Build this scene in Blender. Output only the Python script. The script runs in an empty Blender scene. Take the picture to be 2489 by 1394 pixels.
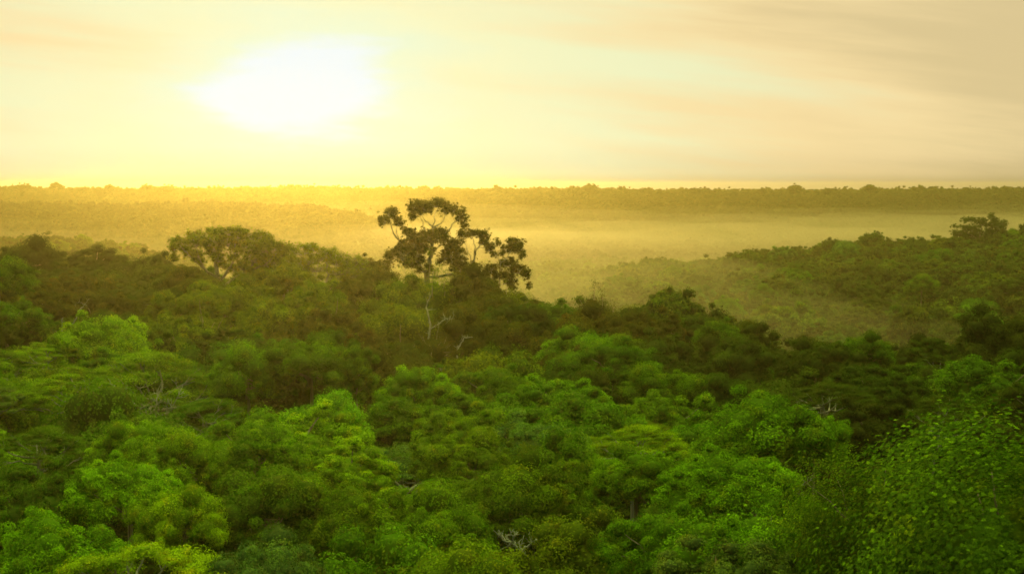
import bpy, math, random
import numpy as np
from mathutils import Vector, noise as mnoise

# ------------------------------------------------------------------ camera, light, sky
SC = bpy.context.scene
COL = SC.collection
F = 3419.0            # focal length in photo pixels
U0, VH = 1244.5, 455.0  # optical column, horizon row
CZ = 70.0             # camera height

cam = bpy.data.cameras.new("camera")
cam.sensor_width = 36.0
cam.lens = 36.0 * F / 2489.0
cam.clip_start = 0.5
cam.clip_end = 40000.0
cam_ob = bpy.data.objects.new("camera", cam)
COL.objects.link(cam_ob)
cam_ob.location = (0, 0, CZ)
cam_ob.rotation_euler = (math.radians(90) - math.atan((697 - VH) / F), 0, 0)
SC.camera = cam_ob

SUN_A, SUN_E = (715 - U0) / F, (VH - 205) / F      # tangents: azimuth, elevation
sun_dir = Vector((SUN_A, 1.0, SUN_E)).normalized()
sl = bpy.data.lights.new("sun", 'SUN')
sl.energy = 2.8
sl.angle = math.radians(0.6)
sl.color = (1.0, 0.71, 0.26)
sun = bpy.data.objects.new("sun", sl)
COL.objects.link(sun)
sun.location = (0, 0, 200)
sun.rotation_euler = sun_dir.to_track_quat('Z', 'Y').to_euler()

SC.view_settings.view_transform = 'Standard'
SC.view_settings.look = 'None'
SC.view_settings.exposure = 0.0
SC.view_settings.gamma = 1.0
SC.render.engine = 'CYCLES'
cy = SC.cycles
cy.use_denoising = True
cy.use_adaptive_sampling = False
cy.max_bounces = 4
cy.diffuse_bounces = 2
cy.glossy_bounces = 1
cy.transmission_bounces = 3
cy.transparent_max_bounces = 4
cy.volume_bounces = 1
cy.filter_width = 1.6
cy.caustics_reflective = False
cy.caustics_refractive = False
cy.sample_clamp_indirect = 4.0


class NT:
    """tiny helper around a node tree"""
    def __init__(s, nt):
        s.nt = nt
        nt.nodes.clear()

    def n(s, kind, **kw):
        nd = s.nt.nodes.new(kind)
        for k, v in kw.items():
            setattr(nd, k, v)
        return nd

    def put(s, sock, v):
        if isinstance(v, bpy.types.NodeSocket):
            s.nt.links.new(v, sock)
        else:
            sock.default_value = v

    def m(s, op, a, b=0.0, c=None, clamp=False):
        nd = s.n('ShaderNodeMath', operation=op, use_clamp=clamp)
        s.put(nd.inputs[0], a)
        s.put(nd.inputs[1], b)
        if c is not None:
            s.put(nd.inputs[2], c)
        return nd.outputs[0]

    def mix(s, f, a, b, mode='MIX'):
        nd = s.n('ShaderNodeMix', data_type='RGBA', blend_type=mode)
        s.put(nd.inputs[0], f)
        s.put(nd.inputs[6], a)
        s.put(nd.inputs[7], b)
        return nd.outputs[2]

    def smooth(s, x, lo, hi):
        nd = s.n('ShaderNodeMapRange', interpolation_type='SMOOTHSTEP')
        s.put(nd.inputs[0], x)
        nd.inputs[1].default_value = lo
        nd.inputs[2].default_value = hi
        return nd.outputs[0]

    def xyz(s, x, y, z):
        nd = s.n('ShaderNodeCombineXYZ')
        s.put(nd.inputs[0], x)
        s.put(nd.inputs[1], y)
        s.put(nd.inputs[2], z)
        return nd.outputs[0]

    def noise(s, vec, scale, detail=3.0, rough=0.5):
        nd = s.n('ShaderNodeTexNoise')
        s.put(nd.inputs['Vector'], vec)
        nd.inputs['Scale'].default_value = scale
        nd.inputs['Detail'].default_value = detail
        nd.inputs['Roughness'].default_value = rough
        return nd.outputs[0]


world = bpy.data.worlds.new("World")
SC.world = world
world.use_nodes = True
W = NT(world.node_tree)
out = W.n('ShaderNodeOutputWorld')
bg = W.n('ShaderNodeBackground')
W.nt.links.new(bg.outputs[0], out.inputs[0])
sky = W.n('ShaderNodeTexSky', sky_type='NISHITA')
sky.sun_disc = False
sky.sun_elevation = math.asin(sun_dir.z)
sky.sun_rotation = math.atan2(sun_dir.x, sun_dir.y)
sky.air_density = 1.0
sky.dust_density = 3.0
tc = W.n('ShaderNodeTexCoord')
sep = W.n('ShaderNodeSeparateXYZ')
W.nt.links.new(tc.outputs['Generated'], sep.inputs[0])
X, Y, Z = sep.outputs
yy = W.m('MAXIMUM', Y, 0.12)
a = W.m('DIVIDE', X, yy)           # tan azimuth from the view north
e = W.m('DIVIDE', Z, yy)           # tan elevation
warp = W.noise(W.xyz(W.m('MULTIPLY', a, 5.0), W.m('MULTIPLY', e, 22.0), 0.0), 1.0, 4.0, 0.55)
warp = W.m('SUBTRACT', warp, 0.5)
# banks of thin cloud lying in streaks that dip to the right
tilt = W.m('ADD', e, W.m('MULTIPLY', a, 0.10))
streak = W.noise(W.xyz(W.m('MULTIPLY', a, 2.6), W.m('MULTIPLY', tilt, 26.0), 4.3), 1.0, 5.0, 0.55)
streak = W.m('SUBTRACT', streak, 0.5)
# angular distance from the sun, with the ragged hole in the cloud it burns through
dx = W.m('DIVIDE', W.m('SUBTRACT', a, SUN_A + 0.0), 0.072)
dz = W.m('DIVIDE', W.m('SUBTRACT', e, SUN_E - 0.007), 0.037)
rr = W.m('SQRT', W.m('ADD', W.m('MULTIPLY', dx, dx), W.m('MULTIPLY', dz, dz)))
rr = W.m('ADD', rr, W.m('MULTIPLY', warp, 1.7))
rr = W.m('ADD', rr, W.m('MULTIPLY', streak, 1.2))
core = W.m('SUBTRACT', 1.0, W.smooth(rr, 0.66, 1.16))
halo = W.m('SUBTRACT', 1.0, W.smooth(rr, 0.9, 2.0))
# wide glow, far from the sun the cloud goes peach and then tan
dx2 = W.m('DIVIDE', W.m('SUBTRACT', a, SUN_A), 0.52)
dz2 = W.m('DIVIDE', W.m('SUBTRACT', e, SUN_E - 0.03), 0.20)
far = W.m('SQRT', W.m('ADD', W.m('MULTIPLY', dx2, dx2), W.m('MULTIPLY', dz2, dz2)))
far = W.m('ADD', far, W.m('MULTIPLY', streak, 1.2))
peach = W.smooth(far, 0.28, 0.85)
tan_ = W.smooth(W.m('ADD', far, W.m('MULTIPLY', e, 1.5)), 0.82, 1.22)
pale = (0.82, 0.88, 0.56, 1)
c = W.mix(peach, pale, (0.92, 0.73, 0.38, 1))
c = W.mix(W.m('MULTIPLY', tan_, 0.66), c, (0.62, 0.50, 0.26, 1))
c = W.mix(W.m('MULTIPLY', halo, 0.85), c, (0.70, 0.88, 0.68, 1))
c = W.mix(core, c, (0.70, 0.87, 0.97, 1))
c = W.mix(W.m('SUBTRACT', 1.0, W.smooth(e, 0.0, 0.035)), c, W.mix(1.0, c, (.74, .73, .76, 1), 'MULTIPLY'))
c = W.mix(W.m('SUBTRACT', 1.0, W.smooth(e, 0.0, 0.012)), c, W.mix(1.0, c, (.50, .50, .62, 1), 'MULTIPLY'))
side = W.smooth(W.m('ABSOLUTE', a), 0.45, 1.6)
c = W.mix(side, c, W.mix(1.0, c, (.42, .42, .42, 1), 'MULTIPLY'))  # sky out of view at the sides dimmed so crown faces get less light
# unseen sky: zenith brightened and back dimmed for lit crown tops, dark near faces
up = W.smooth(Z, 0.16, 0.5)
zen = W.mix(W.smooth(Y, -0.35, 0.55), (1.1, 1.4, .62, 1), (4.1, 4.9, 1.3, 1))
c = W.mix(up, c, zen)
back = W.smooth(W.m('MULTIPLY', Y, -1.0), -0.55, 0.3)
c = W.mix(W.m('MULTIPLY', back, W.m('SUBTRACT', 1.0, up)), c, (0.16, 0.17, 0.09, 1))
skyc = W.mix(1.0, sky.outputs[0], (0.06, 0.06, 0.06, 1), 'MULTIPLY')
fin = W.mix(1.0, c, skyc, 'ADD')
W.put(bg.inputs[0], c)
bg.inputs[1].default_value = 1.0
SKY_MIX = W.mix(0.05, c, skyc)
W.put(bg.inputs[0], SKY_MIX)


# ------------------------------------------------------------------ small helpers
def at(u, v, D):
    """point at distance D (along y) seen at photo pixel u, v"""
    return ((u - U0) / F * D, D, CZ - (v - VH) / F * D)


def tag(o, label=None, cat=None, group=None, kind=None):
    if label: o["label"] = label
    if cat: o["category"] = cat
    if group: o["group"] = group
    if kind: o["kind"] = kind
    return o


def mesh_np(name, V, faces, mats, attr=None, smooth=False, midx=None):
    """faces: list of (M,k) int arrays"""
    me = bpy.data.meshes.new(name)
    V = np.asarray(V, np.float32)
    me.vertices.add(len(V))
    me.vertices.foreach_set("co", V.ravel())
    tot = np.concatenate([np.full(len(f), f.shape[1], np.int32) for f in faces])
    idx = np.concatenate([f.ravel() for f in faces]).astype(np.int32)
    me.loops.add(len(idx))
    me.loops.foreach_set("vertex_index", idx)
    me.polygons.add(len(tot))
    st = np.zeros(len(tot), np.int32)
    st[1:] = np.cumsum(tot)[:-1]
    me.polygons.foreach_set("loop_start", st)
    try:
        me.polygons.foreach_set("loop_total", tot)
    except Exception:
        pass
    if smooth is not False:
        me.polygons.foreach_set("use_smooth", np.full(len(tot), bool(smooth)))
    for m_ in mats:
        me.materials.append(m_)
    if midx is not None:
        me.polygons.foreach_set("material_index", np.asarray(midx, np.int32))
    if attr is not None:
        at_ = me.attributes.new("leaf_tone", 'FLOAT', 'FACE')
        at_.data.foreach_set("value", np.asarray(attr, np.float32))
    me.update(calc_edges=True)
    me.validate()
    return me


def obj(name, me, parent=None):
    o = bpy.data.objects.new(name, me)
    COL.objects.link(o)
    if parent: o.parent = parent
    return o


class Geo:
    """collects quads and triangles"""
    def __init__(s):
        s.V, s.Q, s.T, s.aQ, s.aT, s.n = [], [], [], [], [], 0

    def add(s, V, Q=None, T=None, tone=0.5):
        if Q is not None and len(Q):
            s.Q.append(np.asarray(Q) + s.n)
            s.aQ.append(np.broadcast_to(tone, (len(Q),)))
        if T is not None and len(T):
            s.T.append(np.asarray(T) + s.n)
            s.aT.append(np.broadcast_to(tone, (len(T),)))
        s.V.append(V)
        s.n += len(V)

    def build(s, name, mats, smooth=False):
        fs, at_ = [], []
        if s.Q:
            fs.append(np.concatenate(s.Q)); at_ += s.aQ
        if s.T:
            fs.append(np.concatenate(s.T)); at_ += s.aT
        return mesh_np(name, np.concatenate(s.V), fs, mats, np.concatenate(at_), smooth)


def unit(a_):
    return a_ / np.maximum(np.linalg.norm(a_, axis=-1, keepdims=True), 1e-9)


def leaves(g, P, Nrm, size, rng, aspect=0.55, tone=None, spread=0.6, along=None):
    """kite shaped leaves at points P facing about Nrm"""
    n = len(P)
    nn = unit(Nrm + rng.normal(0, spread, (n, 3)))
    r = rng.normal(0, 1, (n, 3)) if along is None else along + rng.normal(0, .25, (n, 3))
    t = unit(r - nn * np.sum(r * nn, 1, keepdims=True))
    b = np.cross(nn, t)
    L = (size * rng.uniform(0.6, 1.35, n))[:, None]
    w = L * aspect * rng.uniform(.7, 1.2, n)[:, None]
    v0 = P - t * L * .5
    v1 = P + b * w * .5 + nn * L * .04
    v2 = P + t * L * .5 - nn * L * .10
    v3 = P - b * w * .5 + nn * L * .04
    V = np.stack([v0, v1, v2, v3], 1).reshape(-1, 3)
    Q = np.arange(n * 4).reshape(n, 4)
    g.add(V, Q=Q, tone=rng.uniform(0, 1, n) if tone is None else tone)


_ICO = {}


def ico(sub):
    if sub in _ICO: return _ICO[sub]
    import bmesh
    bm = bmesh.new()
    bmesh.ops.create_icosphere(bm, subdivisions=sub, radius=1.0)
    V = np.array([v.co[:] for v in bm.verts])
    T = np.array([[v.index for v in f.verts] for f in bm.faces])
    bm.free()
    _ICO[sub] = (V, T)
    return _ICO[sub]


def lobe(g, c, r, n, size, rng, spray=.07, core=0.68, out_dir=None, aspect=.55, thick=.22, under=.25, spread=.36, sub=2):
    """a leafy clump: leaves spread through the outer shell of a lumpy ellipsoid"""
    c = np.asarray(c, float)
    r = np.asarray(r, float)
    k = int(n * 2.2)
    d = unit(rng.normal(0, 1, (k, 3)))
    up = np.array([0, 0, 1.0])
    w = d @ up * .6
    if out_dir is not None:
        w = w + d @ np.asarray(out_dir) * .5
    keep = (w > -0.15) | (rng.uniform(0, 1, k) < under)
    d = d[keep][:n]
    n = len(d)
    ph = rng.uniform(0, 6.28, 6)
    bump = 1 + .13 * (np.sin(d[:, 0] * 5 + ph[0]) * np.sin(d[:, 1] * 5 + ph[1]) + np.sin(d[:, 2] * 6 + ph[2] + d[:, 0] * 3)) \
        + .07 * np.sin(d[:, 0] * 13 + ph[3]) * np.sin(d[:, 1] * 12 + ph[4]) * np.sin(d[:, 2] * 12 + ph[5])
    rad = bump * (1 - thick * rng.uniform(0, 1, n) ** 1.6)
    # a few sprays that stick out of the clump
    rad = rad * np.where(rng.uniform(0, 1, n) < spray, rng.uniform(1.03, 1.2 + spray * 2, n), 1)
    P = c + d * r * rad[:, None]
    nr = unit(d / r)
    nr[:, 2] += .25
    base = rng.uniform(.15, .85)
    tone = np.clip(base + rng.normal(0, .19, n), 0, 1)
    leaves(g, P, nr, size, rng, aspect, tone, spread)
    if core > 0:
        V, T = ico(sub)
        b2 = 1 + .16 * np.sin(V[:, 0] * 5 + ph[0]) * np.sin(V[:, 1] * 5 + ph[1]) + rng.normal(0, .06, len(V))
        g.add(c + V * r * core * b2[:, None], T=T, tone=.15)  # dark core tone paints shade into the gaps between clumps


def tube(g, pts, rad, sides=6, tone=.5):
    pts = np.asarray(pts, float)
    n = len(pts)
    rad = np.asarray(rad, float)
    V = []
    prev = None
    for i in range(n):
        t = pts[min(i + 1, n - 1)] - pts[max(i - 1, 0)]
        t = t / (np.linalg.norm(t) + 1e-9)
        ref = np.array([1., 0, 0]) if abs(t[0]) < .8 else np.array([0, 1., 0])
        x = np.cross(t, ref) if prev is None else prev - t * (prev @ t)
        x = x / (np.linalg.norm(x) + 1e-9)
        prev = x
        y = np.cross(t, x)
        an = np.linspace(0, 2 * np.pi, sides, endpoint=False)
        V.append(pts[i] + rad[i] * (np.cos(an)[:, None] * x + np.sin(an)[:, None] * y))
    V = np.concatenate(V)
    Q = []
    for i in range(n - 1):
        for j in range(sides):
            k = (j + 1) % sides
            Q.append((i * sides + j, i * sides + k, (i + 1) * sides + k, (i + 1) * sides + j))
    V = np.concatenate([V, pts[-1:]])
    T = [((n - 1) * sides + j, (n - 1) * sides + (j + 1) % sides, n * sides) for j in range(sides)]
    g.add(V, Q=Q, T=T, tone=tone)


def limb(g, a_, b_, r0, r1, rng, wob=.08, n=7, sides=6, sag=0.0):
    a_, b_ = np.asarray(a_, float), np.asarray(b_, float)
    L = np.linalg.norm(b_ - a_)
    t = np.linspace(0, 1, n)
    P = a_ + (b_ - a_) * t[:, None]
    w = np.cumsum(rng.normal(0, wob * L / n ** .5, (n, 3)), 0)
    w -= w[-1] * t[:, None]
    w[0] = 0
    P = P + w
    P[:, 2] += sag * L * np.sin(np.pi * t)
    tube(g, P, r0 + (r1 - r0) * t, sides)
    return P


# ------------------------------------------------------------------ materials
def leaf_mat(name, mode, ramp=None, trans=.18):
    m = bpy.data.materials.new(name)
    m.use_nodes = True
    N = NT(m.node_tree)
    out_ = N.n('ShaderNodeOutputMaterial')
    info = N.n('ShaderNodeObjectInfo')
    if mode == 'object':
        base = info.outputs['Color']
    else:
        cr = N.n('ShaderNodeValToRGB')
        els = cr.color_ramp.elements
        for i, (p, c_) in enumerate(ramp):
            el = els[i] if i < 2 else els.new(p)
            el.position = p
            el.color = (*c_, 1)
        cr.color_ramp.interpolation = 'CONSTANT' if False else 'LINEAR'
        N.put(cr.inputs[0], info.outputs['Random'])
        base = cr.outputs[0]
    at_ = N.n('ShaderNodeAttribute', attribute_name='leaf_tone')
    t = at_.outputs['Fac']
    # leaf age: yellower and paler to deep bluish green, widened to paint highlights and shade
    old_shade = N.mix(1.0, base, (.30, .38, .7, 1), 'MULTIPLY')
    young_lit = N.mix(1.0, base, (2.0, 1.65, 1.0, 1), 'MULTIPLY')
    colr = N.mix(t, old_shade, young_lit)
    tcn = N.n('ShaderNodeTexCoord')
    patch = N.noise(tcn.outputs['Object'], .55, 2.0)
    colr = N.mix(N.smooth(patch, .52, .72), colr, N.mix(1.0, colr, (1.5, .95, .8, 1), 'MULTIPLY'))
    d = N.n('ShaderNodeBsdfDiffuse')
    N.put(d.inputs[0], colr)
    tr = N.n('ShaderNodeBsdfTranslucent')
    N.put(tr.inputs[0], N.mix(1.0, colr, (1.7, 1.9, .5, 1), 'MULTIPLY'))
    ms = N.n('ShaderNodeMixShader')
    ms.inputs[0].default_value = trans
    N.nt.links.new(d.outputs[0], ms.inputs[1])
    N.nt.links.new(tr.outputs[0], ms.inputs[2])
    gl = N.n('ShaderNodeBsdfGlossy')
    gl.inputs['Color'].default_value = (.9, 1, .2, 1)
    gl.inputs['Roughness'].default_value = .55
    m2 = N.n('ShaderNodeMixShader')
    m2.inputs[0].default_value = .012
    N.nt.links.new(ms.outputs[0], m2.inputs[1])
    N.nt.links.new(gl.outputs[0], m2.inputs[2])
    N.nt.links.new(m2.outputs[0], out_.inputs[0])
    return m


def bark_mat(name, c1, c2):
    m = bpy.data.materials.new(name)
    m.use_nodes = True
    N = NT(m.node_tree)
    out_ = N.n('ShaderNodeOutputMaterial')
    tcn = N.n('ShaderNodeTexCoord')
    mp = N.n('ShaderNodeMapping')
    mp.inputs['Scale'].default_value = (1, 1, .3)
    N.put(mp.inputs[0], tcn.outputs['Object'])
    ns = N.noise(mp.outputs[0], 2.2, 5, .6)
    colr = N.mix(N.smooth(ns, .35, .65), (*c1, 1), (*c2, 1))
    p = N.n('ShaderNodeBsdfPrincipled')
    N.put(p.inputs['Base Color'], colr)
    p.inputs['Roughness'].default_value = .9
    bmp = N.n('ShaderNodeBump')
    bmp.inputs['Strength'].default_value = .5
    N.put(bmp.inputs['Height'], ns)
    N.put(p.inputs['Normal'], bmp.outputs[0])
    N.nt.links.new(p.outputs[0], out_.inputs[0])
    return m


M_LEAF = leaf_mat("leaf_foliage", 'object')
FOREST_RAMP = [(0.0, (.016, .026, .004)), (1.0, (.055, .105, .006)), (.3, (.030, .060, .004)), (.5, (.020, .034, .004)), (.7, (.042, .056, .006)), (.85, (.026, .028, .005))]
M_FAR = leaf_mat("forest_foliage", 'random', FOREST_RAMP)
M_BARK = bark_mat("brown_bark", (.10, .07, .035), (.20, .15, .08))
M_PALE = bark_mat("pale_bark", (.08, .075, .05), (.18, .16, .11))
M_DEAD = bark_mat("weathered_wood", (.09, .09, .06), (.24, .225, .165))

gm = bpy.data.materials.new("forest_floor")
gm.use_nodes = True
N = NT(gm.node_tree)
go = N.n('ShaderNodeOutputMaterial')
gp = N.n('ShaderNodeBsdfPrincipled')
tcn = N.n('ShaderNodeTexCoord')
n1 = N.noise(tcn.outputs['Object'], .12, 6, .6)
n2 = N.noise(tcn.outputs['Object'], 1.3, 4, .6)
gc = N.mix(N.smooth(n1, .35, .65), (.030, .045, .008, 1), (.055, .045, .018, 1))
gc = N.mix(N.smooth(n2, .4, .7), gc, (.03, .06, .006, 1))
N.put(gp.inputs['Base Color'], gc)
gp.inputs['Roughness'].default_value = 1.0
N.nt.links.new(gp.outputs[0], go.inputs[0])


# ------------------------------------------------------------------ the lie of the land
def tab(x, xs, ys):
    return np.interp(x, xs, ys)


def sm(x, lo, hi):
    t = np.clip((x - lo) / (hi - lo), 0, 1)
    return t * t * (3 - 2 * t)


def near_end(u):
    return tab(u, [-600, 0, 700, 1200, 1500, 1800, 2100, 2489, 3000], [350, 335, 295, 270, 250, 228, 205, 205, 210])


def depth(x, y):
    """how far the top of the canopy lies below the camera"""
    x, y = np.asarray(x, float), np.asarray(y, float)
    D = np.maximum(y, 30.)
    u = np.clip(x / D * F + U0, -1200, 3700)
    near = 20 + 3.2 * (u - 1244) / 1244
    near = near + 2.5 * sm(u, 0, 400) * 0
    ne = near_end(u)
    # far side of the near hill falls into the valley
    valley = 64.0
    h = near + (valley - near) * sm(D, ne, ne + 110)
    # hillside on the right
    crest_v = tab(u, [1180, 1300, 1420, 1550, 1750, 1900, 2100, 2300, 2489, 3000], [750, 715, 694, 655, 640, 620, 598, 588, 570, 545])
    hc = (crest_v - VH) / F * 800
    hb = 50 + 0 * u
    hill = hb + (hc - hb) * np.clip((D - 380) / 420, 0, 1)
    hill = hill + (valley - hill) * sm(D, 820, 1100)
    wgt = sm(u, 1180, 1420) * sm(D, ne + 30, ne + 120)
    h = h * (1 - wgt) + hill * wgt
    # low wooded rise on the left, in the mist
    rise = 38 * np.exp(-((D - 960) / 130) ** 2) * (1 - sm(u, 180, 640))
    rise = rise * .75
    # long spur behind it
    spur = tab(u, [-1200, 300, 520, 760, 860, 960, 1100], [50, 46, 47, 45, 36, 22, 0]) * np.exp(-((D - 1550) / 190) ** 2)
    h = h - rise - spur
    # the far ridge on the horizon
    top = tab(u, [-1200, 0, 600, 1200, 1800, 2489, 3700], [2.5, 3.0, 5.0, 8.5, 8.0, 5.3, 4.0])
    h = h + (top - h) * sm(D, 1780, 2120)
    h = h + (1.6 * np.sin(u / 310. + 1) + 1.1 * np.sin(u / 127. + D / 90)) * sm(D, 1700, 2000)
    h = h + 6 * sm(D, 2500, 4000)
    return h


def ground_z(x, y):
    return CZ - depth(x, y) - 26.0


xs = np.concatenate([-np.geomspace(6000, 420, 22), np.arange(-400, 401, 16.), np.geomspace(420, 6000, 22)])
ys = np.concatenate([[-1500, -900, -400, -150], np.arange(-60, 640, 16.), np.arange(640, 2700, 30.), np.geomspace(2750, 4400, 7)])
GX, GY = np.meshgrid(xs, ys)
GZ = ground_z(GX, GY)
GZ = GZ + 1.2 * np.sin(GX / 23) * np.sin(GY / 31)
V = np.stack([GX, GY, GZ], -1).reshape(-1, 3)
nx, ny = len(xs), len(ys)
I = np.arange(nx * ny).reshape(ny, nx)
Q = np.stack([I[:-1, :-1], I[:-1, 1:], I[1:, 1:], I[1:, :-1]], -1).reshape(-1, 4)
g_me = mesh_np("ground", V, [Q], [gm], None, True)
ground = tag(obj("ground", g_me), kind="structure", label="dark forest floor under the trees")


# ------------------------------------------------------------------ crown prototypes (origin at the crown's top, metres)
def dome_pts(n, R, H, rng, squash=.35, jit=.12, low=-.15):
    i = np.arange(n) + .5
    z = 1 - i / n * (1 - low)
    ph = i * 2.399963
    rr_ = np.sqrt(np.maximum(0, 1 - z * z))
    d = np.stack([np.cos(ph) * rr_, np.sin(ph) * rr_, z], 1)
    d = d + rng.normal(0, jit, d.shape)
    k1, k2 = rng.uniform(0, 6.28, 2)
    an = np.arctan2(d[:, 1], d[:, 0])
    rim = 1 + .20 * np.sin(2 * an + k1) + .13 * np.sin(3 * an + k2) + .06 * np.sin(7 * an + k1)
    P = d * np.array([R, R, H]) * rim[:, None]
    P[:, 2] -= H
    return P, unit(d)


def mk_crown(kind, seed, q=1.0, far=False):
    """returns crown mesh, branch mesh, crown height, nominal radius"""
    rng = np.random.default_rng(seed)
    g, b = Geo(), Geo()
    mat = M_FAR if far else M_LEAF
    cx = lambda n: max(12, int(n * q))
    ls = q ** -.5
    limb_to = []
    bark = M_BARK
    if kind == 'billow':
        R, H = 6.2, 4.6
        P, dd = dome_pts(30, R - 1.6, H - 1.2, rng)
        P[:, 2] -= 1.2
        P[:, 2] += rng.normal(0, .5, len(P))
        for p, d in zip(P, dd):
            r = rng.uniform(1.25, 2.25)
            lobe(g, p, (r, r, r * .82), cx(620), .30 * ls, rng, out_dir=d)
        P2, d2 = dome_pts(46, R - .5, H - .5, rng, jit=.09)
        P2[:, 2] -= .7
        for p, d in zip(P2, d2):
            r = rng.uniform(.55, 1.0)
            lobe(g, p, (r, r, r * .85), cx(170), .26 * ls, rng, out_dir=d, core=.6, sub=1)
        limb_to = P[rng.permutation(len(P))[:9]]
    elif kind == 'dome':
        R, H = 6.0, 4.0
        P, dd = dome_pts(95, R - .8, H - .6, rng, jit=.10)
        P[:, 2] -= .6
        for p, d in zip(P, dd):
            r = rng.uniform(.7, 1.3)
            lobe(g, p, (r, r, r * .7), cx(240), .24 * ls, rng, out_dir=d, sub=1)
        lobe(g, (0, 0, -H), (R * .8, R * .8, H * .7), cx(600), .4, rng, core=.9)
        limb_to = P[rng.permutation(len(P))[:9]]
    elif kind == 'layer':
        R, H = 7.5, 5.0
        bark = M_PALE
        for k in range(48):
            t = rng.uniform(0, 1) ** .55
            an = rng.uniform(0, 6.28)
            z = -.5 - H * t ** 2.0 * .75 - rng.uniform(0, 1.1)
            p = np.array([math.cos(an) * R * t, math.sin(an) * R * t, z])
            r = rng.uniform(1.1, 2.0)
            lobe(g, p, (r, r, r * .26), cx(420), .20 * ls, rng, core=.5, thick=.6, spread=.35, under=.4, aspect=.45, sub=1)
            if k % 4 == 0: limb_to.append(p)
    elif kind == 'tall':
        R, H = 4.4, 7.5
        P, dd = dome_pts(44, R - 1.0, H * .62, rng, low=-.6)
        P[:, 2] -= .9
        for p, d in zip(P, dd):
            r = rng.uniform(.9, 1.7)
            lobe(g, p, (r, r, r * .95), cx(420), .27 * ls, rng, out_dir=d)
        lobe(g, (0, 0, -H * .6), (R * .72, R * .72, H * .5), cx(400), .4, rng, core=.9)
        limb_to = P[rng.permutation(len(P))[:8]]
    elif kind == 'open':
        R, H = 6.8, 4.8
        bark = M_PALE
        P, dd = dome_pts(26, R - 1.2, H - .8, rng, jit=.2, low=.0)
        P[:, 2] -= .8
        P[:, 2] += rng.normal(0, .6, len(P))
        for p, d in zip(P, dd):
            for j in range(3):
                r = rng.uniform(.6, 1.15)
                lobe(g, p + rng.normal(0, .75, 3) * (1, 1, .5), (r, r, r * .65), cx(190), .26 * ls, rng, out_dir=d, core=.45, thick=.6, sub=1)
        limb_to = P
    elif kind == 'fine':   # fine leaved twiggy crown
        R, H = 5.4, 5.0
        P, dd = dome_pts(60, R - .6, H - .4, rng, jit=.16, low=-.25)
        P[:, 2] -= .5
        for p, d in zip(P, dd):
            r = rng.uniform(.7, 1.35)
            lobe(g, p, (r, r, r), cx(150), .15 * ls, rng, core=0, thick=.9, under=.8, spread=1.0)
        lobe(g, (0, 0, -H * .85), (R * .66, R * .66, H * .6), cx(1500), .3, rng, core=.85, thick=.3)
        limb_to = P[::2]
    elif kind == 'rosette':  # big leaved crown, every twig ending in a rosette
        R, H = 8.0, 7.0
        n = int(44000 * q)
        P, dd = dome_pts(n, R, H, rng, jit=.03, low=-.35)
        an = np.arctan2(P[:, 1], P[:, 0])
        el = dd[:, 2]
        lump = 1 + .13 * np.sin(an * 5 + 1 + el * 4) + .10 * np.sin(el * 11 + an * 3) + .06 * np.sin(an * 9 + el * 7) + .05 * np.sin(an * 13) * np.sin(el * 17)
        P[:, 2] += H
        dep = rng.uniform(0, 1, n)
        P *= (lump * (.66 + .38 * dep ** .7))[:, None]
        P[:, 2] -= H
        for p, d in zip(P, dd):
            ax = unit(d + rng.normal(0, .35, 3) + np.array([0, 0, .35]))
            k = 8
            t1 = unit(np.cross(ax, [.3, .9, .2]))
            t2 = np.cross(ax, t1)
            a0 = np.arange(k) * 6.283 / k + rng.uniform(0, 6)
            rad = np.cos(a0)[:, None] * t1 + np.sin(a0)[:, None] * t2
            droop = rng.uniform(-.25, .35)
            al = unit(rad + ax * droop)
            nr = unit(ax - al * (ax @ al.T)[:, None])
            L = rng.uniform(.07, .135)
            cl = .5 + .5 * math.sin(p[0] * 3.1 + p[2] * 2.3) * math.sin(p[1] * 2.9 - p[2] * 3.7)
            tn = np.clip(rng.uniform(0, 1) ** 2.4 * (.15 + 1.3 * cl) + rng.normal(0, .07, k), 0, 1)  # bright tones gathered in clusters, highlights painted into the leaf colour
            leaves(g, p + al * L * .5, nr, L, rng, .42, tn, .12, along=al)
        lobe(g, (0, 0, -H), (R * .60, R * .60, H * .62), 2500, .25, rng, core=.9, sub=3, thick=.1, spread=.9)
        limb_to = P[::int(n / 14)] * .8
    # limbs
    top = np.array([0, 0, -H * 1.25])
    tube(b, [top * 1.1, top * .9, top * .55], [.3, .24, .12], 7)
    for p in limb_to:
        p = np.asarray(p)
        t0_ = top * (1 - rng.uniform(0, .45))
        mid = t0_ + (p - t0_) * .5 + np.array([0, 0, -.3]) + rng.normal(0, .3, 3)
        limb(b, t0_, mid, .15, .09, rng, n=4, sides=5)
        limb(b, mid, p, .09, .03, rng, n=4, sides=5)
        if kind in ('open', 'layer'):
            for j in range(3):
                limb(b, mid + (p - mid) * .4, p + rng.normal(0, .8, 3) * (1, 1, .4), .05, .02, rng, n=4, sides=4)
    me = g.build(kind + "_crown", [mat])
    bm_ = b.build(kind + "_branches", [bark], True) if b.V else None
    return dict(crown=me, branches=bm_, H=H, R=R, kind=kind, bark=bark)


def mk_trunk(seed, bark, r=.34):
    rng = np.random.default_rng(seed)
    b = Geo()
    z = np.linspace(0, 1, 9)
    pts = np.stack([np.sin(z * 3 + seed) * .35 * z * (1 - z) * 4 * .5, np.cos(z * 2.4 + seed) * .25 * z * (1 - z) * 4 * .5, z], 1)
    tube(b, pts, r * (1 - .45 * z) * (1 + .9 * np.exp(-z * 14)), 9)
    return b.build("trunk", [bark], True)


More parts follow.
